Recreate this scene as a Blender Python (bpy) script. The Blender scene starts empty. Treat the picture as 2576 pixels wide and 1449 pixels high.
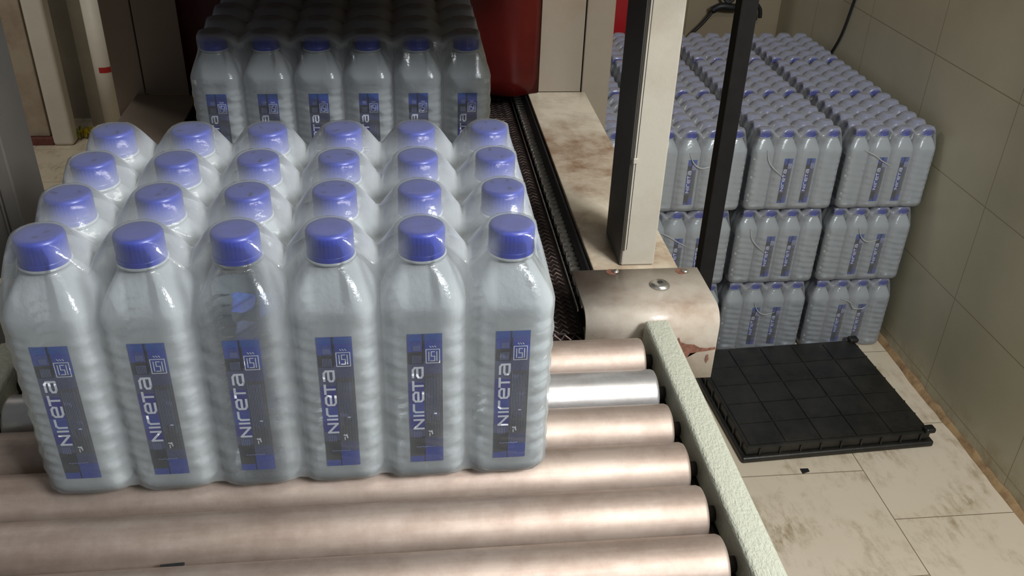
import bpy, bmesh, math, random
from mathutils import Vector, Matrix
random.seed(7)
S = bpy.context.scene
COL = S.collection
PI = math.pi

# ------------------------------------------------------------------ camera
cam_data = bpy.data.cameras.new('camera'); cam_data.sensor_width = 36; cam_data.lens = 36*2296.0/2576
cam_data.clip_start = 0.02
cam = bpy.data.objects.new('camera', cam_data); COL.objects.link(cam)
cam.location = (0.2323, -0.5385, 0.4736); cam.rotation_euler = (1.0305, -0.0313, -0.1091)
S.camera = cam
# ------------------------------------------------------------------ world, lamps, exposure
w = bpy.data.worlds.new('world'); S.world = w; w.use_nodes = True
bgn = w.node_tree.nodes['Background']; bgn.inputs[0].default_value = (0.80, 0.82, 0.86, 1); bgn.inputs[1].default_value = 0.15
def area(name, loc, target, sx, sy, power, color, spread=180):
    l = bpy.data.lights.new(name, 'AREA'); l.shape = 'RECTANGLE'; l.size = sx; l.size_y = sy
    l.energy = power; l.color = color; l.spread = math.radians(spread)
    o = bpy.data.objects.new(name, l); COL.objects.link(o); o.location = loc
    o.rotation_euler = (Vector(target)-Vector(loc)).to_track_quat('-Z', 'Y').to_euler()
    return o
area('ceiling_tube_light', (1.05, -0.45, 1.75), (0.75, 0.35, -0.2), 1.3, 0.16, 15, (1.0, 0.97, 0.91))
area('right_wall_key_light', (1.36, -1.10, 1.24), (0.55, 0.3, -0.2), 0.7, 0.40, 69, (0.96, 0.98, 1.0))  # unseen key lamp by the right wall, inferred from roller end shadows
area('far_corner_fill', (-1.3, 1.9, 1.5), (-1.0, 3.0, -0.7), 0.8, 0.3, 13, (1.0, 0.95, 0.85))  # added fill, brightens the dark far left corner
vs = S.view_settings
S.display_settings.display_device = 'sRGB'
vs.view_transform = 'Standard'; vs.look = 'None'; vs.exposure = 0.0; vs.gamma = 1.0; vs.use_curve_mapping = False
S.cycles.transparent_max_bounces = 40
S.cycles.max_bounces = 10
S.cycles.caustics_reflective = False
S.cycles.caustics_refractive = False
S.cycles.sample_clamp_indirect = 4.0

# ------------------------------------------------------------------ materials
def nt(name):
    m = bpy.data.materials.new(name); m.use_nodes = True
    t = m.node_tree; b = t.nodes['Principled BSDF']; return m, t, b
def N(t, typ, **kw):
    n = t.nodes.new(typ)
    for k, v in kw.items(): setattr(n, k, v)
    return n
def L(t, a, b): t.links.new(a, b)
def noise(t, scale, detail=4, rough=.6, vec=None, coord='Object'):
    n = N(t, 'ShaderNodeTexNoise'); n.inputs['Scale'].default_value = scale
    n.inputs['Detail'].default_value = detail; n.inputs['Roughness'].default_value = rough
    if vec is None:
        tc = N(t, 'ShaderNodeTexCoord'); vec = tc.outputs[coord]
    L(t, vec, n.inputs['Vector']); return n
def ramp(t, src, stops):
    r = N(t, 'ShaderNodeValToRGB'); e = r.color_ramp.elements
    while len(e) < len(stops): e.new(.5)
    for k, (p, c) in enumerate(stops): e[k].position = p; e[k].color = (*c, 1) if len(c) == 3 else c
    L(t, src, r.inputs[0]); return r
def mixc(t, fac, a, b, mode='MIX'):
    m = N(t, 'ShaderNodeMix', data_type='RGBA', blend_type=mode)
    if isinstance(fac, (int, float)): m.inputs[0].default_value = fac
    else: L(t, fac, m.inputs[0])
    for i, v in ((6, a), (7, b)):
        if isinstance(v, tuple): m.inputs[i].default_value = (*v, 1)
        else: L(t, v, m.inputs[i])
    return m.outputs[2]
def bump(t, b, h, strength=.3, dist=.002):
    n = N(t, 'ShaderNodeBump'); n.inputs['Strength'].default_value = strength; n.inputs['Distance'].default_value = dist
    L(t, h, n.inputs['Height']); L(t, n.outputs[0], b.inputs['Normal']); return n
def stretch(t, s, coord='Object'):
    tc = N(t, 'ShaderNodeTexCoord'); mp = N(t, 'ShaderNodeMapping'); mp.inputs['Scale'].default_value = s
    L(t, tc.outputs[coord], mp.inputs[0]); return mp.outputs[0]
def plain(name, col, rough=.5, metal=0.0, bumpy=0, bscale=200, spec=.5, var=0.0):
    m, t, b = nt(name); b.inputs['Roughness'].default_value = rough; b.inputs['Metallic'].default_value = metal
    b.inputs['Specular IOR Level'].default_value = spec
    n = noise(t, bscale)
    c0 = tuple(max(0, v*(1-var)) for v in col); c1 = tuple(min(1, v*(1+var)) for v in col)
    r = ramp(t, n.outputs[0], [(.3, c0), (.7, c1)]); L(t, r.outputs[0], b.inputs['Base Color'])
    if bumpy: bump(t, b, n.outputs[0], bumpy)
    return m

def painted_metal(name, base, dirt, amount=.5, rough=.35, scale=9):
    m, t, b = nt(name)
    n1 = noise(t, scale, 6, .65); n2 = noise(t, scale*4.5, 5, .6)
    r1 = ramp(t, n1.outputs[0], [(.42, (0, 0, 0)), (.68, (1, 1, 1))])
    mm = N(t, 'ShaderNodeMath', operation='MULTIPLY'); L(t, r1.outputs[0], mm.inputs[0]); L(t, n2.outputs[0], mm.inputs[1])
    m2 = N(t, 'ShaderNodeMath', operation='MULTIPLY'); m2.inputs[1].default_value = amount*2; m2.use_clamp = True
    L(t, mm.outputs[0], m2.inputs[0])
    L(t, mixc(t, m2.outputs[0], base, dirt), b.inputs['Base Color'])
    b.inputs['Roughness'].default_value = rough
    n3 = noise(t, 260, 2); bump(t, b, n3.outputs[0], .12, .001)
    return m
M = {}
M['deck'] = painted_metal('cream_painted_deck', (.60, .53, .41), (.21, .12, .06), .85, .30, 9)
M['bracket'] = painted_metal('cream_painted_plate', (.50, .45, .38), (.25, .17, .12), .7, .36, 9)
M['post'] = painted_metal('cream_painted_post', (.40, .37, .31), (.24, .18, .12), .40, .40, 7)
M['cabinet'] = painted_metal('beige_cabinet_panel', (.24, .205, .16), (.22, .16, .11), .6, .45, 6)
M['post_side_shade'] = plain('post_side_shade', (.10, .095, .085), .5, 0, 0, 8, .3, .1)  # shaded left side of the right post, shade put into the colour
M['left_shade'] = painted_metal('shaded_left_paint', (.095, .088, .078), (.07, .06, .05), .4, .5, 4)  # left post and cover: paint darkened to stand for shade
# rust chips
M['rust'] = plain('exposed_rust', (.17, .075, .05), .75, 0, 0, 300, .3, .4)
# side rail: greenish cream hammered gloss paint
m, t, b = nt('hammered_rail_paint'); M['rail'] = m
b.inputs['Base Color'].default_value = (.47, .48, .39, 1); b.inputs['Roughness'].default_value = .26
v = stretch(t, (1, .45, 1)); n = noise(t, 520, 2, .6, v); bump(t, b, n.outputs[0], .8, .0015)
# rollers
def roller_mat(name, c0, c1, rough):
    m, t, b = nt(name)
    v = stretch(t, (3, 40, 40)); n = noise(t, 2.2, 5, .6, v)
    n2 = noise(t, 30, 5, .7)
    r = ramp(t, n.outputs[0], [(.3, c0), (.75, c1)])
    r2 = ramp(t, n2.outputs[0], [(.35, (.80, .76, .74)), (.62, (1, 1, 1))])
    L(t, mixc(t, 1.0, r.outputs[0], r2.outputs[0], 'MULTIPLY'), b.inputs['Base Color'])
    b.inputs['Metallic'].default_value = .75; b.inputs['Roughness'].default_value = rough
    bump(t, b, n.outputs[0], .10, .001)
    return m
M['roller'] = roller_mat('worn_zinc_roller', (.37, .295, .245), (.50, .415, .36), .60)
M['roller_bright'] = roller_mat('bright_steel_roller', (.48, .48, .48), (.64, .63, .63), .38)
M['black'] = plain('black_plastic', (.012, .012, .013), .5, 0, .1, 300, .4, .2)
M['dark_gap'] = plain('dark_frame_steel', (.03, .026, .022), .6, 0, 0, 50, .4, .2)
M['hose'] = plain('black_painted_pole', (.008, .0075, .007), .75, 0, 0, 60, .15, .2)
M['bolt'] = plain('zinc_bolt', (.55, .53, .48), .28, .9, 0, 80)
M['belt'] = plain('dark_belt_base', (.020, .013, .011), .6, .2, .3, 120, .4, .5)
M['belt_wire'] = plain('oiled_belt_wire', (.30, .25, .23), .30, .85, 0, 60, .5, .5)
M['chain'] = plain('greasy_chain_steel', (.55, .54, .50), .36, .75, .2, 200, .5, .3)
M['tube_white'] = plain('white_pipe_plastic', (.66, .62, .53), .5, 0, 0, 8, .4, .06)
M['tape'] = plain('red_tape', (.42, .012, .012), .45, 0, 0, 40)
M['board'] = painted_metal('stained_beige_board', (.42, .35, .26), (.20, .12, .08), .7, .6, 5)
M['grey_panel'] = plain('grey_partition_board', (.30, .265, .205), .6, 0, 0, 6, .3, .12)
M['dark_panel'] = plain('dark_partition_gap', (.12, .105, .09), .6, 0, 0, 6, .3, .12)
M['left_panel_shade'] = plain('shaded_left_panels', (.20, .15, .11), .5, .1, 0, 5, .4, .12)  # left deck and tunnel panels: shade on that side put into the colour
M['maroon'] = plain('maroon_brick', (.16, .055, .045), .7, 0, .2, 60, .3, .2)
M['yellow'] = plain('yellow_wrapper', (.62, .50, .035), .3, 0, .2, 60, .6, .25)
M['red_cab'] = plain('red_enamel', (.30, .006, .008), .35, 0, 0, 4, .5, .1)
# red curtain: glossy rubber with wavy vertical folds and soot
m, t, b = nt('dark_red_rubber'); M['curtain'] = m
n = noise(t, 6, 4); r = ramp(t, n.outputs[0], [(.3, (.055, .004, .004)), (.75, (.15, .011, .007))])
L(t, r.outputs[0], b.inputs['Base Color']); b.inputs['Roughness'].default_value = .28
# pallet
m, t, b = nt('black_pallet_plastic'); M['pallet'] = m
n = noise(t, 16, 6, .7); r = ramp(t, n.outputs[0], [(.38, (.006, .006, .005)), (.66, (.020, .018, .014)), (.80, (.050, .043, .032))])
L(t, r.outputs[0], b.inputs['Base Color']); b.inputs['Roughness'].default_value = .42
n2 = noise(t, 90, 3); bump(t, b, n2.outputs[0], .25, .002)

# floor tiles: joints as world-space lines, dirt smears
def line_mask(t, coord, offset, pitch, width):
    # 1 on joints of pitch, through object coordinate value socket
    a = N(t, 'ShaderNodeMath', operation='SUBTRACT'); L(t, coord, a.inputs[0]); a.inputs[1].default_value = offset
    d = N(t, 'ShaderNodeMath', operation='DIVIDE'); L(t, a.outputs[0], d.inputs[0]); d.inputs[1].default_value = pitch
    f = N(t, 'ShaderNodeMath', operation='PINGPONG'); L(t, d.outputs[0], f.inputs[0]); f.inputs[1].default_value = .5
    l = N(t, 'ShaderNodeMath', operation='LESS_THAN'); L(t, f.outputs[0], l.inputs[0]); l.inputs[1].default_value = width/pitch/2
    return l.outputs[0], d.outputs[0]
m, t, b = nt('cream_floor_tile'); M['floor'] = m
tc = N(t, 'ShaderNodeTexCoord'); sp = N(t, 'ShaderNodeSeparateXYZ'); L(t, tc.outputs['Object'], sp.inputs[0])
jx, dx = line_mask(t, sp.outputs[0], 1.245, .305, .0022)
fl = N(t, 'ShaderNodeMath', operation='FLOOR'); L(t, dx, fl.inputs[0])
sh = N(t, 'ShaderNodeMath', operation='MULTIPLY'); L(t, fl.outputs[0], sh.inputs[0]); sh.inputs[1].default_value = .1525
ys = N(t, 'ShaderNodeMath', operation='ADD'); L(t, sp.outputs[1], ys.inputs[0]); L(t, sh.outputs[0], ys.inputs[1])
jy, _ = line_mask(t, ys.outputs[0], .780, .305, .0022)
mx = N(t, 'ShaderNodeMath', operation='MAXIMUM'); L(t, jx, mx.inputs[0]); L(t, jy, mx.inputs[1])
n1 = noise(t, 7.5, 7, .68); r1 = ramp(t, n1.outputs[0], [(.47, (0, 0, 0)), (.66, (1, 1, 1))])
v = stretch(t, (1, .35, 1)); n2 = noise(t, 55, 5, .7, v); r2 = ramp(t, n2.outputs[0], [(.42, (0, 0, 0)), (.62, (1, 1, 1))])
mu = N(t, 'ShaderNodeMath', operation='MULTIPLY'); L(t, r1.outputs[0], mu.inputs[0]); L(t, r2.outputs[0], mu.inputs[1])
mu2 = N(t, 'ShaderNodeMath', operation='MULTIPLY'); L(t, mu.outputs[0], mu2.inputs[0]); mu2.inputs[1].default_value = .75
nb = noise(t, 2.2, 3); rb = ramp(t, nb.outputs[0], [(.3, (.62, .54, .395)), (.7, (.71, .615, .49))])
c = mixc(t, mu2.outputs[0], rb.outputs[0], (.27, .19, .09))
c = mixc(t, mx.outputs[0], c, (.22, .17, .11)); L(t, c, b.inputs['Base Color']); b.inputs['Roughness'].default_value = .33
bump(t, b, n1.outputs[0], .05, .002)
# wall tiles (x = const wall): joints in y and z
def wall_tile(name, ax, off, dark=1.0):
    m, t, b = nt(name)
    tc = N(t, 'ShaderNodeTexCoord'); sp = N(t, 'ShaderNodeSeparateXYZ'); L(t, tc.outputs['Object'], sp.inputs[0])
    j1, _ = line_mask(t, sp.outputs[ax], off, .355, .0024); j2, _ = line_mask(t, sp.outputs[2], -.155, .2445, .0024)
    mx = N(t, 'ShaderNodeMath', operation='MAXIMUM'); L(t, j1, mx.inputs[0]); L(t, j2, mx.inputs[1])
    n = noise(t, 3.2, 5, .6); r = ramp(t, n.outputs[0], [(.3, (.42, .40, .285)), (.7, (.50, .475, .35))])
    # splash dirt low on the wall
    mr = N(t, 'ShaderNodeMapRange'); L(t, sp.outputs[2], mr.inputs[0]); mr.inputs[1].default_value = -.93; mr.inputs[2].default_value = -.83
    mr.inputs[3].default_value = 1; mr.inputs[4].default_value = 0
    n2 = noise(t, 16, 5, .7); r2 = ramp(t, n2.outputs[0], [(.42, (0, 0, 0)), (.62, (1, 1, 1))])
    mu = N(t, 'ShaderNodeMath', operation='MULTIPLY'); L(t, mr.outputs[0], mu.inputs[0]); L(t, r2.outputs[0], mu.inputs[1])
    c = mixc(t, mu.outputs[0], r.outputs[0], (.30, .22, .12))
    c = mixc(t, mx.outputs[0], c, (.27, .225, .145))
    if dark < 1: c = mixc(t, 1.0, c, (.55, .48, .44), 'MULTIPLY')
    L(t, c, b.inputs['Base Color']); b.inputs['Roughness'].default_value = .36
    return m
M['wall_r'] = wall_tile('cream_wall_tile_side', 1, 1.20)
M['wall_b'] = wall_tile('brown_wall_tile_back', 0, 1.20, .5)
M['base_trim'] = painted_metal('dirty_mortar_fillet', (.42, .28, .14), (.18, .10, .05), .9, .8, 22)

# ---- bottle materials
def clear_mat(name, white, op_face, op_graze, rough, bscale, bstr, gloss=.5, bdist=.002, blend=.45, milk=None):
    """thin milky clear plastic: a see-through share that shrinks towards grazing angles"""
    m = bpy.data.materials.new(name); m.use_nodes = True; t = m.node_tree
    for n in list(t.nodes): t.nodes.remove(n)
    out = N(t, 'ShaderNodeOutputMaterial'); mix = N(t, 'ShaderNodeMixShader')
    tr = N(t, 'ShaderNodeBsdfTransparent'); tr.inputs[0].default_value = (.95, .97, .98, 1)
    df = N(t, 'ShaderNodeBsdfDiffuse'); df.inputs[0].default_value = (*white, 1)
    tl = N(t, 'ShaderNodeBsdfTranslucent'); tl.inputs[0].default_value = (*white, 1)
    gl = N(t, 'ShaderNodeBsdfGlossy'); gl.inputs['Roughness'].default_value = rough; gl.inputs[0].default_value = (1, 1, 1, 1)
    fr = N(t, 'ShaderNodeFresnel'); fr.inputs[0].default_value = 1.5
    m1 = N(t, 'ShaderNodeMixShader'); m1.inputs[0].default_value = .45
    L(t, df.outputs[0], m1.inputs[1]); L(t, tl.outputs[0], m1.inputs[2])
    lw = N(t, 'ShaderNodeLayerWeight'); lw.inputs[0].default_value = blend
    mr = N(t, 'ShaderNodeMapRange'); L(t, lw.outputs['Facing'], mr.inputs[0])
    mr.inputs[3].default_value = op_face; mr.inputs[4].default_value = op_graze
    fac = mr.outputs[0]
    if milk:      # film doubled up and stretched between the caps is cloudier
        at = N(t, 'ShaderNodeAttribute'); at.attribute_name = 'milk'
        mr2 = N(t, 'ShaderNodeMapRange'); L(t, lw.outputs['Facing'], mr2.inputs[0])
        mr2.inputs[3].default_value = milk[0]; mr2.inputs[4].default_value = milk[1]
        mf = N(t, 'ShaderNodeMix', data_type='FLOAT'); L(t, at.outputs['Fac'], mf.inputs[0]); L(t, fac, mf.inputs[2]); L(t, mr2.outputs[0], mf.inputs[3])
        fac = mf.outputs[0]
    L(t, fac, mix.inputs[0]); L(t, tr.outputs[0], mix.inputs[1]); L(t, m1.outputs[0], mix.inputs[2])
    m2 = N(t, 'ShaderNodeMixShader'); fm = N(t, 'ShaderNodeMath', operation='MULTIPLY'); fm.inputs[1].default_value = gloss*2; fm.use_clamp = True
    L(t, fr.outputs[0], fm.inputs[0]); L(t, fm.outputs[0], m2.inputs[0]); L(t, mix.outputs[0], m2.inputs[1]); L(t, gl.outputs[0], m2.inputs[2])
    L(t, m2.outputs[0], out.inputs[0])
    n = noise(t, bscale, 5, .6)
    bp = N(t, 'ShaderNodeBump'); bp.inputs['Strength'].default_value = bstr; bp.inputs['Distance'].default_value = bdist
    L(t, n.outputs[0], bp.inputs['Height'])
    for k in (df, gl, fr, lw): L(t, bp.outputs[0], k.inputs['Normal'])
    return m
M['bottle'] = clear_mat('clear_bottle_plastic', (.93, .965, .975), .62, .92, .17, 70, .45, .5)
M['bottle_clear'] = clear_mat('clearer_bottle_plastic', (.88, .93, .96), .13, .66, .17, 70, .45, .5)
M['film'] = clear_mat('shrink_film', (.87, .92, .94), .015, .36, .15, 34, .35, .28, .003, .32, milk=(.34, .92))
M['film_milky'] = clear_mat('cloudy_shrink_film', (.62, .64, .68), .06, .80, .19, 34, .35, .30, .003, .36, milk=(.66, .95))
M['film_fold'] = clear_mat('shrink_film_fold', (.85, .87, .86), .55, .85, .2, 60, .3, .6)
m, t, b = nt('blue_cap_plastic'); M['cap'] = m
oi = N(t, 'ShaderNodeObjectInfo')
n = noise(t, 60, 2); r = ramp(t, n.outputs[0], [(.3, (.038, .050, .30)), (.7, (.046, .062, .35))])
L(t, r.outputs[0], b.inputs['Base Color']); b.inputs['Roughness'].default_value = .33
m, t, b = nt('cap_date_print'); M['cap_print'] = m; b.inputs['Base Color'].default_value = (.012, .014, .16, 1); b.inputs['Roughness'].default_value = .4
m, t, b = nt('label_white_print'); M['print'] = m; b.inputs['Base Color'].default_value = (.72, .74, .80, 1); b.inputs['Roughness'].default_value = .4
m, t, b = nt('label_fine_print'); M['fine'] = m; b.inputs['Base Color'].default_value = (.22, .25, .45, 1); b.inputs['Roughness'].default_value = .4
m, t, b = nt('label_sheet'); M['label'] = m
at = N(t, 'ShaderNodeAttribute'); at.attribute_name = 'print_colour'; L(t, at.outputs['Color'], b.inputs['Base Color']); b.inputs['Roughness'].default_value = .4
b.inputs['Specular IOR Level'].default_value = .35

# ------------------------------------------------------------------ mesh helpers
def new_mesh(name, bm, mats, smooth=False, recalc=True):
    if recalc: bmesh.ops.recalc_face_normals(bm, faces=bm.faces)
    me = bpy.data.meshes.new(name); bm.to_mesh(me); bm.free()
    for m in (mats if isinstance(mats, (list, tuple)) else [mats]): me.materials.append(m)
    if smooth:
        me.polygons.foreach_set('use_smooth', [True]*len(me.polygons))
    return me
def obj(name, me, parent=None, loc=(0, 0, 0), rot=(0, 0, 0)):
    o = bpy.data.objects.new(name, me); COL.objects.link(o); o.location = loc; o.rotation_euler = rot
    if parent: o.parent = parent
    return o
def thing(name, label, cat, loc=(0, 0, 0), rz=0, group=None):
    o = obj(name, None, None, loc, (0, 0, rz)); tag(o, label, cat, group); o.empty_display_size = .05; return o
def tag(o, label, cat, group=None):
    o['label'] = label; o['category'] = cat
    if group: o['group'] = group
    return o
def struct(o): o['kind'] = 'structure'; return o
def box(bm, x0, x1, y0, y1, z0, z1, bev=0, seg=2, mat=0, rot=None, piv=None):
    g = bmesh.ops.create_cube(bm, size=1); vs_ = g['verts']
    for v in vs_:
        v.co = Vector(((x0+x1)/2+v.co.x*(x1-x0), (y0+y1)/2+v.co.y*(y1-y0), (z0+z1)/2+v.co.z*(z1-z0)))
    fs = set(f for v in vs_ for f in v.link_faces)
    for f in fs: f.material_index = mat
    if bev:
        es = list({e for v in vs_ for e in v.link_edges})
        r = bmesh.ops.bevel(bm, geom=es, offset=bev, segments=seg, affect='EDGES', profile=.5)
        for f in r['faces']: f.material_index = mat
        vs_ = list({v for f in r['faces'] for v in f.verts} | {v for v in vs_ if v.is_valid})
    if rot is not None:
        bmesh.ops.rotate(bm, verts=vs_, cent=piv or (0, 0, 0), matrix=rot)
    return vs_
def tube(bm, pts, r, seg=12, mat=0, caps=True):
    pts = [Vector(p) for p in pts]; rings = []
    up = None
    for i, p in enumerate(pts):
        d = (pts[min(i+1, len(pts)-1)]-pts[max(i-1, 0)]).normalized()
        if up is None: up = d.orthogonal().normalized()
        up = (up-d*up.dot(d)).normalized(); s = d.cross(up)
        rr = r[i] if isinstance(r, (list, tuple)) else r
        rings.append([bm.verts.new(p+(up*math.cos(2*PI*k/seg)+s*math.sin(2*PI*k/seg))*rr) for k in range(seg)])
    for a, b_ in zip(rings, rings[1:]):
        for k in range(seg):
            f = bm.faces.new((a[k], a[(k+1) % seg], b_[(k+1) % seg], b_[k])); f.material_index = mat
    if caps:
        for q in (rings[0], rings[-1]):
            f = bm.faces.new(q); f.material_index = mat
def lathe(bm, prof, seg=32, mat=0, axis='z', close=True):
    rings = []
    for r, z in prof:
        rings.append([bm.verts.new((r*math.cos(2*PI*k/seg), r*math.sin(2*PI*k/seg), z)) for k in range(seg)])
    for a, b_ in zip(rings, rings[1:]):
        for k in range(seg):
            f = bm.faces.new((a[k], a[(k+1) % seg], b_[(k+1) % seg], b_[k])); f.material_index = mat
    if close:
        for q in (rings[0], rings[-1]):
            f = bm.faces.new(q); f.material_index = mat
def catmull(pts, n=8):
    P = [Vector(p) for p in pts]; P = [P[0]]+P+[P[-1]]; out = []
    for i in range(1, len(P)-2):
        for k in range(n):
            u = k/n
            out.append(.5*((2*P[i])+(P[i+1]-P[i-1])*u+(2*P[i-1]-5*P[i]+4*P[i+1]-P[i+2])*u*u+(3*P[i]-P[i-1]-3*P[i+1]+P[i+2])*u**3))
    out.append(P[-2]); return out

F = -.93          # room floor
# ------------------------------------------------------------------ room
bm = bmesh.new(); box(bm, -2.4, 1.56, -1.4, 3.4, F-.04, F); struct(obj('floor', new_mesh('floor', bm, M['floor'])))
bm = bmesh.new(); box(bm, 1.530, 1.60, -1.4, 3.4, F-.04, 1.9); struct(obj('wall_right', new_mesh('wall_right', bm, M['wall_r'])))
bm = bmesh.new(); box(bm, .56, 1.530, 2.55, 2.62, F, 1.9); struct(obj('wall_back', new_mesh('wall_back', bm, M['wall_b'])))
bm = bmesh.new(); box(bm, -2.4, .60, 3.25, 3.32, F, 1.9); struct(obj('wall_back_left', new_mesh('wall_back_left', bm, M['grey_panel'])))
# mortar fillet along the wall foot
bm = bmesh.new()
prev = None
for i in range(120):
    y = -1.4+i*(3.95/119); wv = .009+.0022*math.sin(i*.5)+.0035*random.random()
    hgt = .012+.006*random.random()
    cur = [bm.verts.new((1.530, y, F+hgt)), bm.verts.new((1.530-wv*.5, y, F+hgt*.7)), bm.verts.new((1.530-wv, y, F+.0005))]
    if prev:
        for k in range(2): bm.faces.new((prev[k], prev[k+1], cur[k+1], cur[k]))
    prev = cur
struct(obj('trim_1', new_mesh('trim_1', bm, M['base_trim'], True)))

# ------------------------------------------------------------------ roller conveyor
XC = .172
rc = thing('roller_conveyor', 'gravity roller conveyor of metallic pinkish rollers with cream side rail, under the front water pack', 'conveyor', (XC, -.10, F))
RR = .0216
def roller_mesh(mat):
    bm = bmesh.new(); Lh = .2700
    prof = [(RR*.30, -Lh-.004), (RR*.86, -Lh-.0026), (RR*.96, -Lh-.0016), (RR, -Lh+.0005), (RR, Lh-.0005), (RR*.96, Lh+.0016), (RR*.86, Lh+.0026), (RR*.30, Lh+.003)]
    lathe(bm, prof, 48)
    bmesh.ops.rotate(bm, verts=bm.verts, cent=(0, 0, 0), matrix=Matrix.Rotation(PI/2, 3, 'Y'))
    me = new_mesh('roller', bm, mat, True); return me
rm, rb_ = roller_mesh(M['roller']), roller_mesh(M['roller_bright'])
ax_bm = bmesh.new(); tube(ax_bm, [(-.283, 0, 0), (.283, 0, 0)], .006, 12); axle_me = new_mesh('axle', ax_bm, M['dark_gap'], True)
for k in range(9):
    y = .1418-.0496*k
    o = obj('roller', rb_ if k == 1 else rm, rc, (0, y+.10, -RR-F), (k*1.3, 0, 0))
    if k == 1: o['label'] = 'brighter silvery roller with a thin crack line'
    obj('axle', axle_me, o, (0, 0, 0))
def rail(s):
    bm = bmesh.new()
    x0, x1 = (.4539-XC, .4786-XC) if s > 0 else (-(.4786-XC), -(.4539-XC))
    box(bm, x0, x1, -.40+.10, .1795+.10, -.030-F, 0-F, .0042, 4)
    return obj('side_rail', new_mesh('side_rail', bm, M['rail'], True), rc)
rail(1); rail(-1)
def carrier(s):
    bm = bmesh.new()
    x0, x1 = (.4505-XC, .470-XC); x0, x1 = (x0, x1) if s > 0 else (-x1, -x0)
    box(bm, x0, x1, -.39+.10, .170+.10, -.085-F, -.0305-F, .002, 2)
    return obj('roller_carrier', new_mesh('roller_carrier', bm, M['dark_gap']), rc)
carrier(1); carrier(-1)
for sx in (-.29, .29):
    bm = bmesh.new(); box(bm, sx-.015, sx+.015, -.27, -.24, 0, -.086-F, .002); obj('leg', new_mesh('leg', bm, M['dark_gap']), rc)
# debris lying between rollers
def flake(name, x, y, z, w, d, col, label, rz=0.0):
    bm = bmesh.new(); vs_ = box(bm, -w/2, w/2, -d/2, d/2, 0, .0018, .0006, 1)
    for v in bm.verts: v.co.z += .0015*math.sin(v.co.x*900); v.co.y *= 1+.3*math.sin(v.co.x*500)
    return tag(obj(name, new_mesh(name, bm, col), None, (x, y, z), (0, 0, rz)), label, 'debris')
flake('plastic_scrap', .066, -.0865, -.0125, .017, .006, M['black'], 'black scrap wedged between the two nearest rollers')
flake('dirt_lump', 1.109, .941, F+.0005, .018, .014, M['black'], 'small dark dirt lump on the cream floor before the black pallet')

# ------------------------------------------------------------------ shrink wrapping machine
mc = thing('shrink_wrap_machine', 'cream metal shrink wrapping machine with posts, dark belt and red tunnel curtain', 'machine', (XC, .5, F))
def mp(name, bm, mat, smooth=False): # machine part: world coords minus the origin
    for v in bm.verts: v.co -= Vector((XC, .5, F))
    return obj(name, new_mesh(name, bm, mat, smooth), mc)
# belt body
bm = bmesh.new(); box(bm, -.068, .404, .21, .98, -.040, -.034, .001, 1)
belt = mp('conveyor_belt', bm, M['belt'])
# wire mesh on top of it, curved over the near roller
bm = bmesh.new()
def wire_path(s):  # s distance along belt from y=.9 toward near end and over the nose
    y0 = .900; nose = .205; r = .022
    if s < y0-nose: return (y0-s, -.0325)
    a = (s-(y0-nose))/r
    if a < 1.5: return (nose-r*math.sin(a), -.0325-r+r*math.cos(a))
    return (nose-r*math.sin(1.5), -.0325-r+r*math.cos(1.5)-(s-(y0-nose)-1.5*r))
nrow = 78; pitch = .0095
for j in range(nrow):
    s0 = j*pitch
    verts = []
    nz = 92
    for i in range(nz):
        x = -.066+i*(.470-.006)/(nz-1)
        s = s0+(pitch*1.05 if (i % 2) else 0)
        y, z = wire_path(s); verts.append(Vector((x, y, z+(.0012 if i % 2 else -.0004))))
    ring = None
    for i, p in enumerate(verts):
        y, z = p.y, p.z
        cur = [bm.verts.new((p.x-.0005, p.y, p.z-.0006)), bm.verts.new((p.x, p.y, p.z+.0008)), bm.verts.new((p.x+.0005, p.y, p.z-.0006))]
        if ring:
            for k in range(2): bm.faces.new((ring[k], ring[k+1], cur[k+1], cur[k]))
        ring = cur
    if j % 9 == 4 and False:
        y, z = wire_path(s0); tube(bm, [(-.066, y, z-.0005), (.399, y, z-.0005)], .0012, 6)
me_mesh = mp('wire_mesh', bm, M['belt_wire']); me_mesh.parent = belt
bm = bmesh.new(); tube(bm, [(-.068, .2075, -.0580), (.404, .2075, -.0580)], .0205, 24)
o = mp('drive_drum', bm, M['belt'], True)
# slider bed below the belt
bm = bmesh.new(); box(bm, -.075, .418, .24, 1.0, -.075, -.045, .002, 1); mp('belt_bed', bm, M['dark_gap'])
# chains
for xs in (.413, -.069):
    bm = bmesh.new()
    for k in range(60):
        y = .255+k*.0114
        tube(bm, [(xs-.0052, y, -.0255), (xs+.0052, y, -.0255)], .0030, 8)
        for sx in (-.0062, .0052):
            x = xs+sx+(.0012 if k % 2 else 0)
            box(bm, x, x+.0010, y-.0062, y+.0062, -.0290, -.0240, 0)
    for sx in (-.0100, .0092):
        box(bm, xs+sx, xs+sx+.001, .25, .94, -.034, -.030, 0)
    mp('drive_chain', bm, M['chain'], False)
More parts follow.
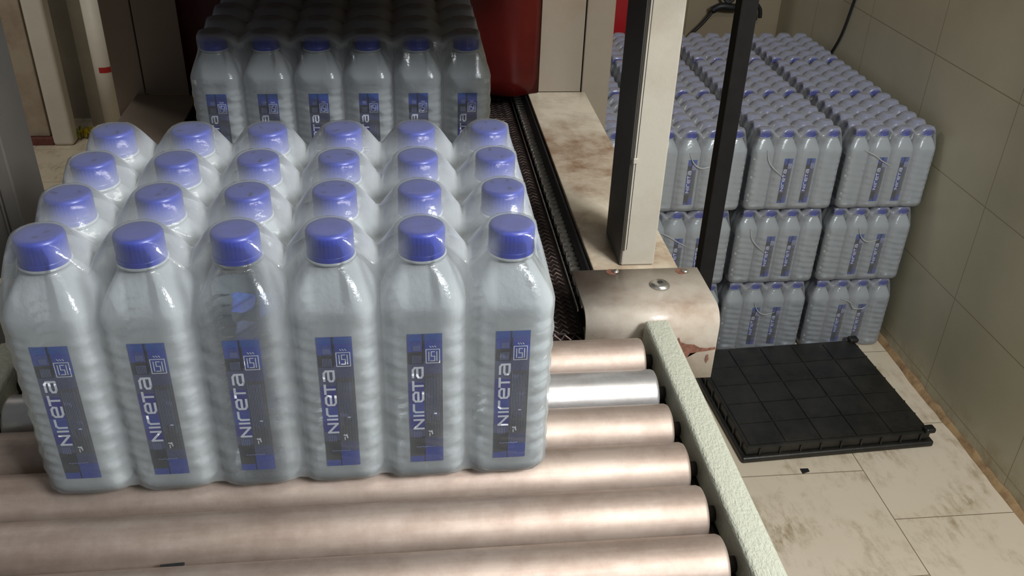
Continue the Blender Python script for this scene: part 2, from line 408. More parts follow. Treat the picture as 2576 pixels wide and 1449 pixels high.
# side decks (long cream sheet with turned down edges)
def deck(s):
    bm = bmesh.new()
    xi, xo = (.4225, .5140)
    if s < 0: xi, xo = 2*XC-xo, 2*XC-xi
    y0, y1 = .222, .8395
    box(bm, xi, xo, y0, y1, -.0035, 0, .0012, 2)
    # inner turned down lip and outer skirt
    box(bm, xi, xi+.002, y0, y1, -.040, -.0035, 0) if s > 0 else box(bm, xo-.002, xo, y0, y1, -.040, -.0035, 0)
    box(bm, xo-.002, xo, y0, y1, -.16, -.0035, 0) if s > 0 else box(bm, xi, xi+.002, y0, y1, -.16, -.0035, 0)
    mp('side_deck', bm, M['deck'] if s > 0 else M['left_panel_shade'])
    bm = bmesh.new(); xa = xi-.0045 if s > 0 else xo+.001
    box(bm, xa, xa+.0035, .25, .94, -.041, -.004, .0008, 1); mp('chain_guard', bm, M['black'])
deck(1); deck(-1)
# corner cover plates, rounded over at the front
def cover(s):
    bm = bmesh.new()
    x0, x1 = (.3975, .5330)
    if s < 0: x0, x1 = 2*XC-x1, 2*XC-x0
    yb, yf, zt, zb, r, th = .2705, .1830, .0035, -.0755, .019, .003
    prof = [(yb, zt)]
    for k in range(9):
        a = k/8*PI/2; prof.append((yf+r-r*math.sin(a), zt-r+r*math.cos(a)))
    prof += [(yf, zb)]
    inn = []
    r2 = r-th
    inn = [(yb, zt-th)]+[(yf+r-r2*math.sin(k/8*PI/2), zt-r+r2*math.cos(k/8*PI/2)) for k in range(9)]+[(yf+th, zb)]
    def sl(x):
        return [bm.verts.new((x, y, z)) for y, z in prof], [bm.verts.new((x, y, z)) for y, z in inn]
    a, ai = sl(x0+.001); b_, bi = sl(x1-.001)
    n = len(prof)
    for k in range(n-1):
        bm.faces.new((a[k], a[k+1], b_[k+1], b_[k])); bm.faces.new((ai[k], bi[k], bi[k+1], ai[k+1]))
        bm.faces.new((a[k], ai[k], ai[k+1], a[k+1])); bm.faces.new((b_[k], b_[k+1], bi[k+1], bi[k]))
    bm.faces.new((a[0], b_[0], bi[0], ai[0])); bm.faces.new((a[-1], ai[-1], bi[-1], b_[-1]))
    # closed outer flank
    xo = x1 if s > 0 else x0
    fl_ = [bm.verts.new((xo-.001*s, y, z)) for y, z in prof]+[bm.verts.new((xo-.001*s, yb, zb))]
    f = bm.faces.new(fl_)
    bmesh.ops.solidify(bm, geom=[f], thickness=.0015)
    c = mp('corner_cover', bm, M['bracket'] if s > 0 else M['left_shade'], False)
    c.data.polygons.foreach_set('use_smooth', [len(p.vertices) == 4 and abs(p.normal.x) < .1 for p in c.data.polygons])
    if s > 0: c['label'] = 'cream corner cover plate with rust chips'
    return c
cov = cover(1); cover(-1)
def on_cover(name, bm, mat, smooth=False):
    for v in bm.verts: v.co -= Vector((XC, .5, F))
    return obj(name, new_mesh(name, bm, mat, smooth), cov)
# bolt with washer, two small screws
bm = bmesh.new(); lathe(bm, [(.0035, .0078), (.0072, .0074), (.0100, .0052), (.0102, .0036)], 28)
bmesh.ops.translate(bm, verts=bm.verts, vec=(.4831, .2352, 0)); on_cover('bolt', bm, M['bolt'], True)
bm = bmesh.new(); lathe(bm, [(.0030, .0082), (.0030, .0079)], 6); bmesh.ops.translate(bm, verts=bm.verts, vec=(.4831, .2352, 0)); on_cover('bolt_socket', bm, M['dark_gap'])
for (x, y) in ((.4435, .2655), (.5165, .2625)):
    bm = bmesh.new(); lathe(bm, [(.0010, .0060), (.0030, .0052), (.0042, .0036)], 16)
    bmesh.ops.translate(bm, verts=bm.verts, vec=(x, y, 0)); on_cover('screw', bm, M['bolt'], True)
    bm = bmesh.new(); lathe(bm, [(.0058, .0038), (.0058, .0034)], 12); bmesh.ops.translate(bm, verts=bm.verts, vec=(x-.004, y, 0)); on_cover('rust_spot', bm, M['rust'])
# rust chips on the front of the cover
def chip(poly, nm='rust_chip'):
    bm = bmesh.new()
    vs_ = [bm.verts.new((x, .1822, z)) for x, z in poly]; f = bm.faces.new(vs_)
    r_ = bmesh.ops.triangulate(bm, faces=[f])
    on_cover(nm, bm, M['rust'])
chip([(.4895, -.0300), (.4925, -.0245), (.4945, -.0300), (.5010, -.0330), (.5085, -.0335), (.5150, -.0375), (.5225, -.0385), (.5310, -.0375), (.5315, -.0405),
      (.5225, -.0420), (.5130, -.0430), (.5060, -.0440), (.5035, -.0490), (.4985, -.0480), (.4990, -.0415), (.4930, -.0375), (.4880, -.0345)])
chip([(.5235, -.0475), (.5250, -.0460), (.5262, -.0520), (.5245, -.0570), (.5228, -.0530)])
# posts
def post(x0, x1, y0, y1, seam_x, s):
    bm = bmesh.new(); box(bm, x0, x1, y0, y1, .001, .95, .0015, 2)
    p_ = mp('post', bm, M['post'] if s > 0 else M['left_shade'])
    bm = bmesh.new(); box(bm, seam_x, seam_x+.0018, y0-.0022, y0+.001, .02, .94, .0004, 1)
    if s > 0:
        box(bm, seam_x-.0006, seam_x+.0042, y0-.0030, y0+.001, .118, .1235, .0004, 1)
    q = mp('seam_strip', bm, M['post'] if s > 0 else M['left_shade']); q.parent = p_
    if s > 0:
        bm = bmesh.new(); box(bm, x0-.0012, x0+.0002, y0+.0015, y1, .001, .94, .0004, 1)  # thin dark plate added as the shade on this side
        q = mp('shade_face', bm, M['post_side_shade']); q.parent = p_; q['label'] = 'dark plate standing for shade on the left side of the post'
    bm = bmesh.new(); box(bm, seam_x+.0018, seam_x+.0030, y0-.0006, y0+.001, .02, .94, 0)
    q = mp('seam_gap', bm, M['dark_gap']); q.parent = p_
    return p_
post(.4530, .4886, .2830, .3560, .4545, 1)
post(-.2300, -.1360, .2900, .3560, -.1515, -1)
# tunnel front: panels either side of the red curtain
bm = bmesh.new(); box(bm, .4400, .5065, .8400, .8420, .0005, .95); mp('tunnel_panel', bm, M['cabinet'])
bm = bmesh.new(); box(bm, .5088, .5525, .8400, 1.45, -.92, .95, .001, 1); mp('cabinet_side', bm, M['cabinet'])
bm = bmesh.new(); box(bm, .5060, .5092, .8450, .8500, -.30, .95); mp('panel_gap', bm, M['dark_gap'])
bm = bmesh.new(); box(bm, -.1555, -.0930, .8400, .8420, .0005, .95); mp('tunnel_panel', bm, M['left_panel_shade'])
bm = bmesh.new(); box(bm, -.2000, -.1570, .8400, 1.45, -.92, .95, .001, 1); mp('cabinet_side', bm, M['left_panel_shade'])
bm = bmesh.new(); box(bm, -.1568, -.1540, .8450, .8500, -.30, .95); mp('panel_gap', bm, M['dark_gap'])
bm = bmesh.new(); box(bm, -.150, .505, 1.40, 1.42, -.5, .95); mp('tunnel_back', bm, M['dark_gap'])
# unseen head over the posts, added to shade the belt and curtain
bm = bmesh.new(); box(bm, -.23, .52, .25, 1.40, .315, .62, .01, 2); mp('unseen_shade_head', bm, M['cabinet'])
bm = bmesh.new(); box(bm, .506, .5525, .842, 1.42, .60, .95, .004, 1); mp('hood_side', bm, M['cabinet'])
# frame legs
for x in (-.165, .500):
    for y in (.30, .80):
        bm = bmesh.new(); box(bm, x-.012, x+.012, y-.02, y+.02, F, -.012, .002, 1); mp('leg', bm, M['cabinet'])
# red curtain: slightly wavy thick rubber sheet
bm = bmesh.new(); nx, nz = 60, 10
g = [[bm.verts.new((-.0910+.529*i/nx, .829+.0035*math.sin(i*.55)+.003*math.sin(i*.21+1)-(.010*math.exp(-((i/nx-.93)/.05)**2)*max(0, 1-j/4)), .001+.95*(j/nz)**1.6)) for i in range(nx+1)] for j in range(nz+1)]
for j in range(nz):
    for i in range(nx): bm.faces.new((g[j][i], g[j][i+1], g[j+1][i+1], g[j+1][i]))
bmesh.ops.solidify(bm, geom=bm.faces[:], thickness=.003)
mp('tunnel_curtain', bm, M['curtain'], True)['label'] = 'dark red rubber curtain'

# ------------------------------------------------------------------ water bottles
A = .0288
def sup(ang, n):
    c, s = math.cos(ang), math.sin(ang)
    r = (abs(c)**n+abs(s)**n)**(-1/n); return r*c, r*s
def bottle_mesh(lo=False):
    bm = bmesh.new(); seg = 24 if lo else 56
    prof = [(.0, .0040, 3), (.0012, .021, 3.2), (.004, .0262, 3.6), (.009, .0284, 4)]
    z = .0115; k = 0
    step = .009 if lo else .0022
    while z < .1415:
        prof.append((z, A, 4.2)); z += step
    prof += [(.143, .0290, 4.2), (.1475, .0290, 4.2), (.1500, .0283, 4.2), (.157, .0250, 4.2), (.164, .0213, 4.0), (.170, .0180, 3.3), (.1745, .0155, 2.3),
             (.1765, .0140, 2.0), (.1775, .0165, 2.0), (.1790, .0165, 2.0), (.1800, .0125, 2.0)]
    rings = []
    for z, a, n in prof:
        ring = []
        for q in range(seg):
            ang = 2*PI*q/seg; x, y = sup(ang, n)
            rr = a
            if not lo and .0115 <= z <= .1415:
                # ribs arranged in chevrons over the corners, faces stay flat for the label
                dl = abs(math.atan2(math.sin(4*(ang)), math.cos(4*(ang))))/4   # 0 at face centre .. pi/4 at corner
                if dl > .42:
                    t_ = (dl-.42)/.365
                    rr -= .0016*(.5+.5*math.sin(2*PI*(z/.0088)-3.2*abs(t_-.5)))*min(1, t_*2.5)*min(1, (z-.0115)/.006, (.1415-z)/.006)
            ring.append(bm.verts.new((x*rr, y*rr, z)))
        rings.append(ring)
    for a_, b_ in zip(rings, rings[1:]):
        for q in range(seg): bm.faces.new((a_[q], a_[(q+1) % seg], b_[(q+1) % seg], b_[q]))
    bm.faces.new(rings[0]); bm.faces.new(rings[-1])
    return new_mesh('bottle', bm, M['bottle'], True)
bottle_hi, bottle_lo = bottle_mesh(), bottle_mesh(True)
bottle_clr = bottle_hi.copy(); bottle_clr.materials[0] = M['bottle_clear']
def cap_mesh(lo=False, mark=0):
    bm = bmesh.new(); seg = 20 if lo else 72; rings = []
    R_ = .0155
    prof = [(.0150, .1790), (.0157, .1793), (.0157, .1822), (.0150, .1826), (.0155, .1834), (.0156, .1960), (.0150, .1974), (.0138, .1982), (.006, .1984)]
    for i, (r, z) in enumerate(prof):
        rg = []
        for k in range(seg):
            rr = r-(.00012 if (k % 2 and not lo and i in (4, 5)) else 0)
            rg.append(bm.verts.new((rr*math.cos(2*PI*k/seg), rr*math.sin(2*PI*k/seg), z)))
        rings.append(rg)
    for a_, b_ in zip(rings, rings[1:]):
        for k in range(seg): bm.faces.new((a_[k], a_[(k+1) % seg], b_[(k+1) % seg], b_[k]))
    bm.faces.new(rings[0]); bm.faces.new(rings[-1])
    if mark:
        rnd = random.Random(mark)
        for k in range(2 if mark % 2 else 3):
            cx, cy = (rnd.random()-.5)*.018, (rnd.random()-.5)*.016
            vs_ = [bm.verts.new((cx+(.0006+.0016*rnd.random())*math.cos(a*PI/3.5)*1.5, cy+(.0005+.0012*rnd.random())*math.sin(a*PI/3.5), .1987)) for a in range(7)]
            f = bm.faces.new(vs_); f.material_index = 1
    me = new_mesh('cap', bm, [M['cap'], M['cap_print']], False)
    me.polygons.foreach_set('use_smooth', [abs(p.normal.z) > .2 or lo for p in me.polygons])
    return me
cap_hi = [cap_mesh(False, m_) for m_ in (0, 3, 0, 4, 5, 0, 8)]
cap_lo = cap_mesh(True)

# label with its print
LW, LZ0, LZ1 = .0236, .0195, .1315
def face_y(x, n=4.2, a=A+.00035):
    return -a*(1-min(1, abs(x/a))**n)**(1/n)
def lab_colour(u, t_, rnd):
    blue, deep, sky = (.050, .072, .31), (.040, .038, .235), (.030, .12, .36)
    dark, grey, mid = (.040, .040, .044), (.075, .075, .085), (.085, .088, .16)
    def j(c, a=.12): k = 1+(rnd.random()-.5)*2*a; return tuple(v*k for v in c)
    if u < .46:
        if t_ < .065: c = blue
        elif t_ < .135: c = (.070, .085, .26) if u > .15 else blue
        elif t_ < .225: c = dark
        elif t_ < .36: c = mid
        elif t_ < .52: c = deep
        elif t_ < .63: c = blue
        elif t_ < .72: c = deep
        elif t_ < .79: c = mid
        elif t_ < .955: c = dark
        else: c = blue
    else:
        if t_ < .20: c = blue if u > .5 else dark
        elif t_ < .30: c = mid
        elif t_ < .80: c = grey if (int(u*24) % 2) else (.098, .098, .108)
        elif t_ < .88: c = mid
        else: c = blue
    if .41 < u < .46 and (t_ < .20 or t_ > .90): c = (.02, .02, .05)
    if t_ < .05: c = tuple(.6*a_+.4*b_ for a_, b_ in zip(c, sky)) if u < .41 or u > .46 else c
    return (*j(c), 1)
def label_mesh(off=0.0, lo=False, seed=1):
    rnd = random.Random(seed)
    bm = bmesh.new(); lay = bm.loops.layers.float_color.new('print_colour')
    nu, nt_ = (8, 22) if lo else (24, 100)
    fx = lambda u: off+(u-.5)*LW
    fz = lambda t_: LZ1+(LZ0-LZ1)*t_
    g = [[bm.verts.new((fx(i/nu), face_y(fx(i/nu)), fz(j/nt_))) for i in range(nu+1)] for j in range(nt_+1)]
    for j in range(nt_):
        for i in range(nu):
            f = bm.faces.new((g[j][i], g[j+1][i], g[j+1][i+1], g[j][i+1])); c = lab_colour((i+.5)/nu, (j+.5)/nt_, rnd)
            for l in f.loops: l[lay] = c
    def quad(pts, mi, d=.00025):
        f = bm.faces.new([bm.verts.new((fx(u), face_y(fx(u))-d, fz(t_))) for u, t_ in pts]); f.material_index = mi
        if f.normal.y > 0: f.normal_flip()
    asp = (LZ1-LZ0)/LW  # height units of t per width unit
    def stroke(p, q, wd, mi=1):
        # p,q in metres local (x right from label left edge, d down from top)
        (x0, d0), (x1, d1) = p, q; dx, dy = x1-x0, d1-d0; l = math.hypot(dx, dy) or 1
        ex, ey = dx/l*wd*.35, dy/l*wd*.35; nx_, ny_ = -dy/l*wd/2, dx/l*wd/2
        P = [(x0-ex+nx_, d0-ey+ny_), (x1+ex+nx_, d1+ey+ny_), (x1+ex-nx_, d1+ey-ny_), (x0-ex-nx_, d0-ey-ny_)]
        quad([(x/LW, d/(LZ1-LZ0)) for x, d in P], mi)
    # brand word running upwards: letters in (s along reading direction = up, h = height towards the left)
    base_x, cap_h = .42*LW, .28*LW; sw = .0016
    def letter(lines, s0, wd):
        for ln in lines:
            for a_, b_ in zip(ln, ln[1:]):
                stroke((base_x-a_[1]*cap_h, s0-a_[0]*wd), (base_x-b_[1]*cap_h, s0-b_[0]*wd), sw)
    H_ = LZ1-LZ0
    letter([[(0, 0), (0, 1), (1, 0), (1, 1)]], .722*H_, .070*H_)                                  # N
    letter([[(0, 0), (0, 1)]], .618*H_, 0)                                                        # I
    letter([[(0, 0), (0, .80), (.2, 1), (1, 1)]], .590*H_, .060*H_)                               # r
    letter([[(1, .0), (.22, 0), (0, .2), (0, .8), (.22, 1), (.78, 1), (1, .8), (.96, .5), (.05, .5)]], .505*H_, .072*H_)  # e
    letter([[(0, 1), (1, 1)], [(.5, 1), (.5, 0)]], .418*H_, .068*H_)                              # T
    letter([[(.05, 1), (.78, 1), (1, .8), (1, 0), (.22, 0), (0, .15), (0, .42), (.22, .55), (1, .55)]], .322*H_, .076*H_)  # a
    # quality mark in its frame
    def rel(u, t_): return (u*LW, t_*H_)
    for a_, b_ in (((.53, .113), (.92, .113)), ((.92, .113), (.92, .213)), ((.92, .213), (.53, .213)), ((.53, .213), (.53, .113))): stroke(rel(*a_), rel(*b_), .00055)
    for a_, b_ in (((.61, .130), (.61, .197)), ((.84, .130), (.84, .197)), ((.68, .130), (.78, .130)), ((.68, .130), (.68, .163)), ((.68, .163), (.78, .163)),
                   ((.78, .163), (.78, .197)), ((.78, .197), (.66, .197))): stroke(rel(*a_), rel(*b_), .0006)
    if not lo:
        for k in range(6): stroke(rel(.18+.035*k, .085), rel(.18+.035*k, .118), .0004, 2)
        for k in range(3): stroke(rel(.64+.07*k, .088), rel(.68+.07*k, .098), .0005, 1)
        for k in range(7): stroke(rel(.14+.04*k, .155), rel(.14+.04*k, .212), .0003, 2)
        for k in range(9):
            x = .52+.045*k; stroke(rel(x, .32+.02*rnd.random()), rel(x, .60+.08*rnd.random()), .00022, 2)
        for k in range(5): stroke(rel(.13+.05*k, .745), rel(.13+.05*k, .795), .0004, 2)
        for k in range(7): stroke(rel(.20+.08*k, .872+.004*(k % 2)), rel(.25+.08*k, .872), .0006, 2)
        stroke(rel(.74, .605), rel(.80, .605), .0010); stroke(rel(.58, .745), rel(.66, .752), .0011); stroke(rel(.60, .762), rel(.60, .785), .0007); stroke(rel(.66, .742), rel(.68, .77), .0009)
    me = new_mesh('label', bm, [M['label'], M['print'], M['fine']], False, recalc=False)
    return me
label_hi = [label_mesh(0, False, s) for s in (1, 2, 3)]
label_lo = label_mesh(.0, True, 5); label_lo_off = label_mesh(.0075, True, 6)
# crumpled label seen on the far side of a bottle
bm = bmesh.new(); lay = bm.loops.layers.float_color.new('print_colour'); rnd = random.Random(9)
nu, nv = 26, 60
g = [[bm.verts.new((-.009+.034*i/nu+.0012*math.sin(j*.5), .0040-.004*((i/nu-.4)*2)**2+.0018*math.sin(j*.9+i*.5), .148-.098*j/nv)) for i in range(nu+1)] for j in range(nv+1)]
for j in range(nv):
    for i in range(nu):
        f = bm.faces.new((g[j][i], g[j+1][i], g[j+1][i+1], g[j][i+1])); c = lab_colour(min(.99, i/nu), j/nv, rnd)
        c = tuple(min(1, v*1.3+.02) for v in c[:3])+(1,)
        for l in f.loops: l[lay] = c
back_label = new_mesh('label', bm, M['label'], True, recalc=False)

# ------------------------------------------------------------------ shrink film
def film_mesh(nx, ny, px, py, sub=12, sag=.027, seed=0, milky=True):
    """film drawn over nx x ny bottles: tent over the caps, scalloped flanks, tucked foot"""
    rnd = random.Random(seed); rc_ = .0162
    ph = [rnd.random()*6 for _ in range(8)]
    X = [(-rc_+((nx-1)*px+2*rc_)*i/(sub*nx)) for i in range(sub*nx+1)]
    Y = [(-rc_+((ny-1)*py+2*rc_)*j/(sub*ny)) for j in range(sub*ny+1)]
    def hz(x, y):
        i = min(nx-1, max(0, round(x/px))); j = min(ny-1, max(0, round(y/py)))
        d = math.hypot(x-i*px, y-j*py)
        if d <= .0158: return .1992
        u = min(1, (d-.0158)/.0255); u = u*u*(3-2*u)*.55+.45*math.sin(u*PI/2)
        return .1990-sag*u-.0012*math.sin(x*170+ph[0])*math.sin(y*150+ph[1])*u
    bm = bmesh.new(); mlk = bm.verts.layers.float.new('milk')
    def milk_at(x, y):
        d = math.hypot(x-px*min(nx-1, max(0, round(x/px))), y-py*min(ny-1, max(0, round(y/py))))
        u = min(1, max(0, (d-.0155)/.012)); return max(u*u*(3-2*u), .85 if milky else 0)
    g = [[bm.verts.new((x, y, hz(x, y))) for x in X] for y in Y]
    for row in g:
        for v in row: v[mlk] = milk_at(v.co.x, v.co.y)
    for j in range(len(Y)-1):
        for i in range(len(X)-1):  bm.faces.new((g[j][i], g[j][i+1], g[j+1][i+1], g[j+1][i]))
    # boundary loop counter clockwise
    ring = [g[0][i] for i in range(len(X))]+[g[j][-1] for j in range(1, len(Y))]+[g[-1][i] for i in range(len(X)-2, -1, -1)]+[g[j][0] for j in range(len(Y)-2, 0, -1)]
    ao = A+.0012
    def outline(v):
        x, y = v.co.x, v.co.y
        xm, ym = (nx-1)*px, (ny-1)*py
        i = min(nx-1, max(0, round(x/px))); j = min(ny-1, max(0, round(y/py)))
        cx, cy = i*px, j*py
        onx_, ony_ = (x <= -rc_+1e-6 or x >= xm+rc_-1e-6), (y <= -rc_+1e-6 or y >= ym+rc_-1e-6)
        sx, sy = (-1 if x < xm/2 else 1), (-1 if y < ym/2 else 1)
        edge = lambda d: ao*(1-min(.9999, abs(d)/(ao))**4.2)**(1/4.2)
        if onx_ and ony_: return Vector((cx+sx*ao*.82, cy+sy*ao*.82))
        def widen(d, n_end): return d*(ao*.96/rc_) if n_end else d
        if ony_:
            end = (i == 0 and x < 0) or (i == nx-1 and x > xm)
            d = x-cx; d = d*(ao*.80/rc_) if end else d
            dep = max(edge(d), ao-.0052)
            return Vector((cx+d, cy+sy*dep))
        end = (j == 0 and y < 0) or (j == ny-1 and y > ym)
        d = y-cy; d = d*(ao*.80/rc_) if end else d
        dep = max(edge(d), ao-.0052)
        return Vector((cx+sx*dep, cy+d))
    out = [outline(v) for v in ring]
    top = [v.co.copy() for v in ring]
    levels = []
    # shoulder rows from cap rim down to body, then the body with faint ripples, then the foot
    for zz in (.190, .182, .174, .166, .159, .153, .148, .142):
        levels.append(('s', zz))
    k = .134
    while k > .012: levels.append(('b', k)); k -= .004
    levels += [('b', .008), ('f', .004), ('g', .0012)]
    prev = ring
    for kind, zz in levels:
        row = []
        for idx, (o2, tp) in enumerate(zip(out, top)):
            t2 = Vector((tp.x, tp.y))
            if kind == 's':
                u = min(1, (tp.z-zz)/max(1e-4, tp.z-.150)) if zz < tp.z else 0
                u = max(0, u); z = min(zz, tp.z-.0004*(levels.index((kind, zz))+1))
                w_ = u**.85
                # at the cap side the film clings to the skirt first
                if tp.z > .195: w_ = 0 if zz > .180 else ((.180-zz)/(.180-.150))**.9 if zz > .150 else 1
                w_ = min(1, max(0, w_)); p2 = t2.lerp(o2, w_); 
            else:
                w_ = 1; z = zz; p2 = o2.copy()
                cdir = (o2-t2).normalized() if (o2-t2).length > 1e-6 else Vector((0, 0))
                p2 += cdir*(.0005*math.sin(zz*420+idx*.35+ph[2])+.0003*math.sin(idx*.9+zz*120+ph[3]))
                if kind == 'f': p2 -= cdir*.0025
                if kind == 'g': p2 -= cdir*.0065
            vv = bm.verts.new((p2.x, p2.y, z)); row.append(vv)
            gap = min(1, max(0, (.1985-tp.z)/.012))**1.5*(.45 if milky else .70)
            vv[mlk] = max(gap, milk_at(tp.x, tp.y)*max(0, 1-(tp.z-z)/(.005 if milky else .022)) if kind == 's' else 0)
        n = len(row)
        for q in range(n): bm.faces.new((prev[q], row[q], row[(q+1) % n], prev[(q+1) % n]))
        prev = row
    return new_mesh('shrink_film', bm, M['film_milky'] if milky else M['film'], True)

# ------------------------------------------------------------------ the two packs on the machine
PX, PY = .0600, .0594
film_64 = film_mesh(6, 4, PX, PY, 18, .027, 1, False)
film_64m = film_mesh(6, 4, PX, PY, 12, .013, 3, True)
def machine_pack(label, loc, film, seed, back=False):
    rnd = random.Random(seed)
    t_ = thing('water_bottle_pack', label, 'bottled water pack', loc, 0, 'packs on the wrapping machine')
    for j in range(4):
        for i in range(6):
            b_ = obj('bottle', bottle_clr if back and (i, j) == (2, 0) else bottle_hi, t_, (i*PX, j*PY, 0), (0, 0, 0))
            obj('cap', cap_hi[rnd.randrange(7)], b_, (0, 0, 0), (0, 0, rnd.random()*6))
            obj('label', label_hi[rnd.randrange(3)], b_, (0, 0, 0))
            if back and (i, j) == (2, 0):
                o = obj('label', back_label, b_, (0, 0, 0)); o['label'] = 'crumpled blue label on the far side of the bottle'
    obj('shrink_film', film, t_)
    return t_
machine_pack('shrink-wrapped pack of blue-capped water bottles standing on the metal rollers in front', (0, 0, .0005), film_64, 3, True)
p2 = machine_pack('shrink-wrapped pack of water bottles on the dark belt before the red curtain', (.0075, .5720, -.0300), film_64m, 4)

# ------------------------------------------------------------------ stacked packs by the wall
NPX, NPY = .0594, .0594
SXs, SYs, SZs = .951, .792, 1.05
film_46 = film_mesh(4, 6, NPX, NPY, 10, .024, 2)
def seam_curve(pts):
    bm = bmesh.new(); P = catmull(pts, 6); n = len(P)
    tube(bm, P, [.0004+.0014*math.sin(PI*i/(n-1)) for i in range(n)], 6)
    return new_mesh('film_fold', bm, M['film_fold'], True)
def stack_pack(label, x0, y0, z0, seed, fold=None, grp='water packs stacked against the tiled wall', front=True):
    rnd = random.Random(seed)
    t_ = thing('stacked_water_pack', label, 'bottled water pack', (x0+rnd.uniform(-.002, .002), y0, z0), rnd.uniform(-.006, .006), grp)
    t_.scale = (SXs, SYs, SZs)
    for j in range(6):
        for i in range(4):
            b_ = obj('bottle', bottle_lo, t_, (i*NPX, j*NPY, 0))
            obj('cap', cap_lo, b_)
            if j == 0 and front:
                if i in (1, 2): obj('label', label_lo_off, b_)
                elif i == 0: obj('label', label_lo, b_, (0, 0, 0), (0, 0, -PI/2))
                else: obj('label', label_lo, b_, (0, 0, 0), (0, 0, PI))
            elif (i, j) in ((0, 2), (0, 4), (3, 3)): obj('label', label_lo, b_, (0, 0, 0), (0, 0, -PI/2 if i == 0 else PI/2))
    obj('shrink_film', film_46, t_)
    if fold: obj('film_fold', seam_curve(fold), t_)
    return t_
colx = [1.3205, 1.0825, .8440, .6055]      # centre of the left bottle of each column
rowy = [1.4400, 1.7285, 2.0150]
cname = ['against the side wall', 'second from the side wall', 'third from the side wall', 'fourth']
yf = -.0312
foldA = [(.010, yf, .150), (.040, yf-.003, .138), (.062, yf-.001, .124), (.088, yf-.003, .112)]
foldB = [(.004, yf, .155), (.012, yf-.002, .128), (.030, yf-.002, .108), (.060, yf-.002, .085)]
foldC = [(.055, yf, .150), (.085, yf-.003, .140), (.098, yf-.002, .122), (.125, yf-.002, .120), (.140, yf-.002, .132)]
foldD = [(.055, yf, .150), (.068, yf-.003, .125), (.090, yf-.002, .112), (.120, yf-.002, .118)]
rname = ['front row', 'middle row', 'back row']
for c in range(4):
    for r_ in range(3):
        lab = f'wrapped water pack, top layer of the stack, {rname[r_]}, {cname[c]}'
        if c == 3: lab = f'wrapped water pack, top layer, {rname[r_]}, mostly hidden behind cream post'
        stack_pack(lab, colx[c], rowy[r_], F+.42+.004, 10+c*3+r_, (foldA if c == 0 else foldB if c == 1 else foldD) if r_ == 0 else None, front=(r_ == 0))
for lay_, z0 in ((1, F+.212), (0, F+.001)):
    ln = 'middle layer' if lay_ else 'bottom layer'
    for c in range(4):
        if c == 3:
            lab = f'wrapped water pack, front of the stack, {ln}, behind the cream post and deck'
        else: lab = f'wrapped water pack, front of the stack, {ln}, {cname[c]}'
        stack_pack(lab, colx[c]-.004-(.002*(2-lay_)), rowy[0]+.002*lay_, z0, 40+c+lay_*7, [foldC, foldD, foldB, foldA][(c+lay_) % 4])

# ------------------------------------------------------------------ black pole, pallet, cables
bm = bmesh.new(); box(bm, .6370, .6590, .542, .564, F, .9, .0015, 2)
tag(obj('pole', new_mesh('pole', bm, M['hose'])), 'thin black upright pole behind the cream corner cover, before the stack', 'pole')

pal = thing('plastic_pallet', 'low black plastic pallet lying on the cream floor before the bottle stack', 'pallet', (.9715, .9735, F), math.radians(3.0))
pw, pd = .478, .405
bm = bmesh.new(); box(bm, 0, pw, 0, pd, 0, .017, .006, 3)
obj('base', new_mesh('base', bm, M['pallet']), pal)
bm = bmesh.new(); box(bm, .010, pw-.010, .010, pd-.008, .0165, .040, .004, 2)
for k in range(9):
    x = .04+k*.05; box(bm, x, x+.004, .0065, .0105, .017, .036, 0)
for k in range(8):
    y = .035+k*.048; box(bm, .0065, .0105, y, y+.004, .017, .036, 0); box(bm, pw-.0105, pw-.0065, y, y+.004, .017, .036, 0)
obj('wall', new_mesh('wall', bm, M['pallet']), pal)
bm = bmesh.new(); nxp, nyp = 5, 5
for i in range(nxp):
    for j in range(nyp):
        x0 = .018+i*(pw-.036)/nxp; y0 = .018+j*(pd-.036)/nyp
        box(bm, x0+.0012, x0+(pw-.036)/nxp-.0012, y0+.0012, y0+(pd-.036)/nyp-.0012, .0395, .0420, .0014, 2)
obj('top_panel', new_mesh('top_panel', bm, M['pallet']), pal)
for (x, y) in ((pw-.014, .014), (pw-.014, pd-.014)):
    bm = bmesh.new(); box(bm, x-.014, x+.012, y-.011, y+.011, .038, .052, .005, 3); obj('corner_lug', new_mesh('corner_lug', bm, M['pallet']), pal)

def cable(name, pts, r, label, cat, mat=M['black']):
    bm = bmesh.new(); tube(bm, catmull(pts), r, 10)
    return tag(obj(name, new_mesh(name, bm, mat, True)), label, cat)
cable('power_cable', [(1.5255, 1.96, .12), (1.5255, 1.99, -.03), (1.5255, 2.02, -.137), (1.5255, 2.055, -.25), (1.5255, 2.12, -.352), (1.5255, 2.15, -.41)], .0038,
      'thin black cable hanging down the side wall to the bottle stack', 'cable')
plug = thing('extension_cord', 'tangled black cord with taped joint on the back wall behind the black pole', 'cable', (1.30, 2.53, -.28))
def pl(name, pts, r, mat):
    bm = bmesh.new(); tube(bm, [p-Vector((1.30, 2.53, -.28)) for p in catmull(pts)], r, 10); return obj(name, new_mesh(name, bm, mat, True), plug)
pl('cord', [(1.19, 2.51, -.43), (1.212, 2.51, -.375), (1.248, 2.51, -.334), (1.283, 2.51, -.289), (1.31, 2.51, -.275)], .0052, M['black'])
pl('taped_joint', [(1.275, 2.51, -.291), (1.30, 2.505, -.276), (1.335, 2.505, -.278), (1.365, 2.51, -.281)], .0125, M['black'])
pl('cord', [(1.365, 2.51, -.281), (1.41, 2.51, -.262), (1.440, 2.51, -.283), (1.447, 2.51, -.315)], .0070, M['black'])
pl('cord', [(1.290, 2.51, -.20), (1.310, 2.51, -.250), (1.330, 2.505, -.262), (1.352, 2.51, -.235), (1.36, 2.51, -.15)], .0052, M['black'])
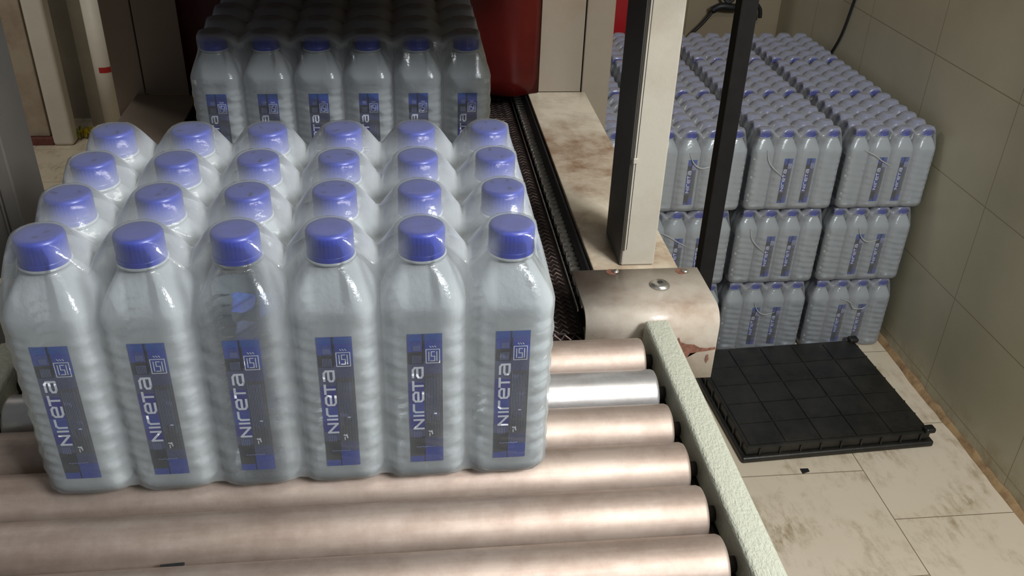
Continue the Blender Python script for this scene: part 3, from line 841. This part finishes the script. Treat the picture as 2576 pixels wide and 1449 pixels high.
rc2 = tag(obj('red_cabinet', None, None, (.93, 2.42, F)), 'dark red enamel cabinet standing behind the bottle stack, seen beside the cream post', 'cabinet')
bm = bmesh.new(); box(bm, -.25, .15, -.07, .08, .06, 1.6, .006, 2); obj('body', new_mesh('body', bm, M['red_cab']), rc2)
bm = bmesh.new(); box(bm, -.24, .14, -.06, .07, 0, .06, .002, 1); obj('plinth', new_mesh('plinth', bm, M['black']), rc2)

# ------------------------------------------------------------------ far left corner
pp = thing('plastic_pipe', 'white plastic pipe with a red tape band, upright behind the machine', 'pipe', (-.922, 3.07, F))
bm = bmesh.new()
R0, R1 = .0385, .0325
lathe(bm, [(R0, 0), (R0, .548), (R1, .548), (R1, 0), (R0, 0)], 36, close=False)
bmesh.ops.remove_doubles(bm, verts=bm.verts, dist=1e-5)
obj('pipe_wall', new_mesh('pipe_wall', bm, M['tube_white'], True), pp)
bm = bmesh.new(); n = 18; prev = None
for k in range(n+1):
    a = -PI/2-.25+(1.45)*k/n
    cur = [bm.verts.new(((R0+.0008)*math.cos(a), (R0+.0008)*math.sin(a), z)) for z in (.262, .283)]
    if prev: bm.faces.new((prev[0], cur[0], cur[1], prev[1]))
    prev = cur
obj('tape_band', new_mesh('tape_band', bm, M['tape'], True), pp)['label'] = 'red tape band'
bm = bmesh.new(); box(bm, -.038, .038, -.035, .035, 0, 1.9, .012, 3)
tag(obj('column', new_mesh('column', bm, M['tube_white'], False), None, (-1.092, 2.985, F)), 'pale square column in the far left corner, left of the white pipe', 'column')
bm = bmesh.new(); box(bm, -.045, .045, -.012, .012, .0, 1.9, .002, 1)
tag(obj('board', new_mesh('board', bm, M['board']), None, (-1.188, 2.985, F+.031)), 'stained beige board standing on a maroon brick', 'board')
bm = bmesh.new(); box(bm, -.05, .05, -.03, .03, 0, .03, .003, 2)
tag(obj('brick', new_mesh('brick', bm, M['maroon']), None, (-1.180, 2.985, F)), 'maroon brick on the floor under the beige board', 'brick')
bm = bmesh.new(); box(bm, -1.035, -.962, 3.14, 3.17, F, .9, .002, 1); tag(obj('partition_strip', new_mesh('partition_strip', bm, M['grey_panel'])), 'grey partition strip between the pale column and the white pipe', 'panel')
bm = bmesh.new(); box(bm, -.962, -.70, 3.19, 3.21, F, .9, .002, 1); tag(obj('dark_partition', new_mesh('dark_partition', bm, M['dark_panel'])), 'dark grey partition board directly behind the white pipe', 'panel')
# crumpled yellow wrapper
yw = thing('yellow_wrapper', 'crumpled yellow plastic wrapper on the floor by the white pipe', 'wrapper', (-1.045, 3.03, F))
rnd = random.Random(4)
def crumple(w_, d_, h_, mat, name, loc):
    bm = bmesh.new(); nn = 9
    g = [[bm.verts.new(((i/nn-.5)*w_+rnd.uniform(-.004, .004), (j/nn-.5)*d_+rnd.uniform(-.004, .004), .002+h_*abs(math.sin(i*1.1+j*.7))*rnd.uniform(.5, 1))) for i in range(nn+1)] for j in range(nn+1)]
    for j in range(nn):
        for i in range(nn): bm.faces.new((g[j][i], g[j][i+1], g[j+1][i+1], g[j+1][i]))
    bmesh.ops.solidify(bm, geom=bm.faces[:], thickness=.0008)
    return obj(name, new_mesh(name, bm, mat), yw, loc)
M['yellow_pale'] = plain('pale_yellow_wrapper', (.60, .60, .16), .25, 0, .2, 60, .6, .3)
crumple(.075, .06, .05, M['yellow_pale'], 'torn_flap', (-.035, 0, 0)); crumple(.06, .05, .045, M['yellow'], 'wrapper_body', (.032, .01, 0))
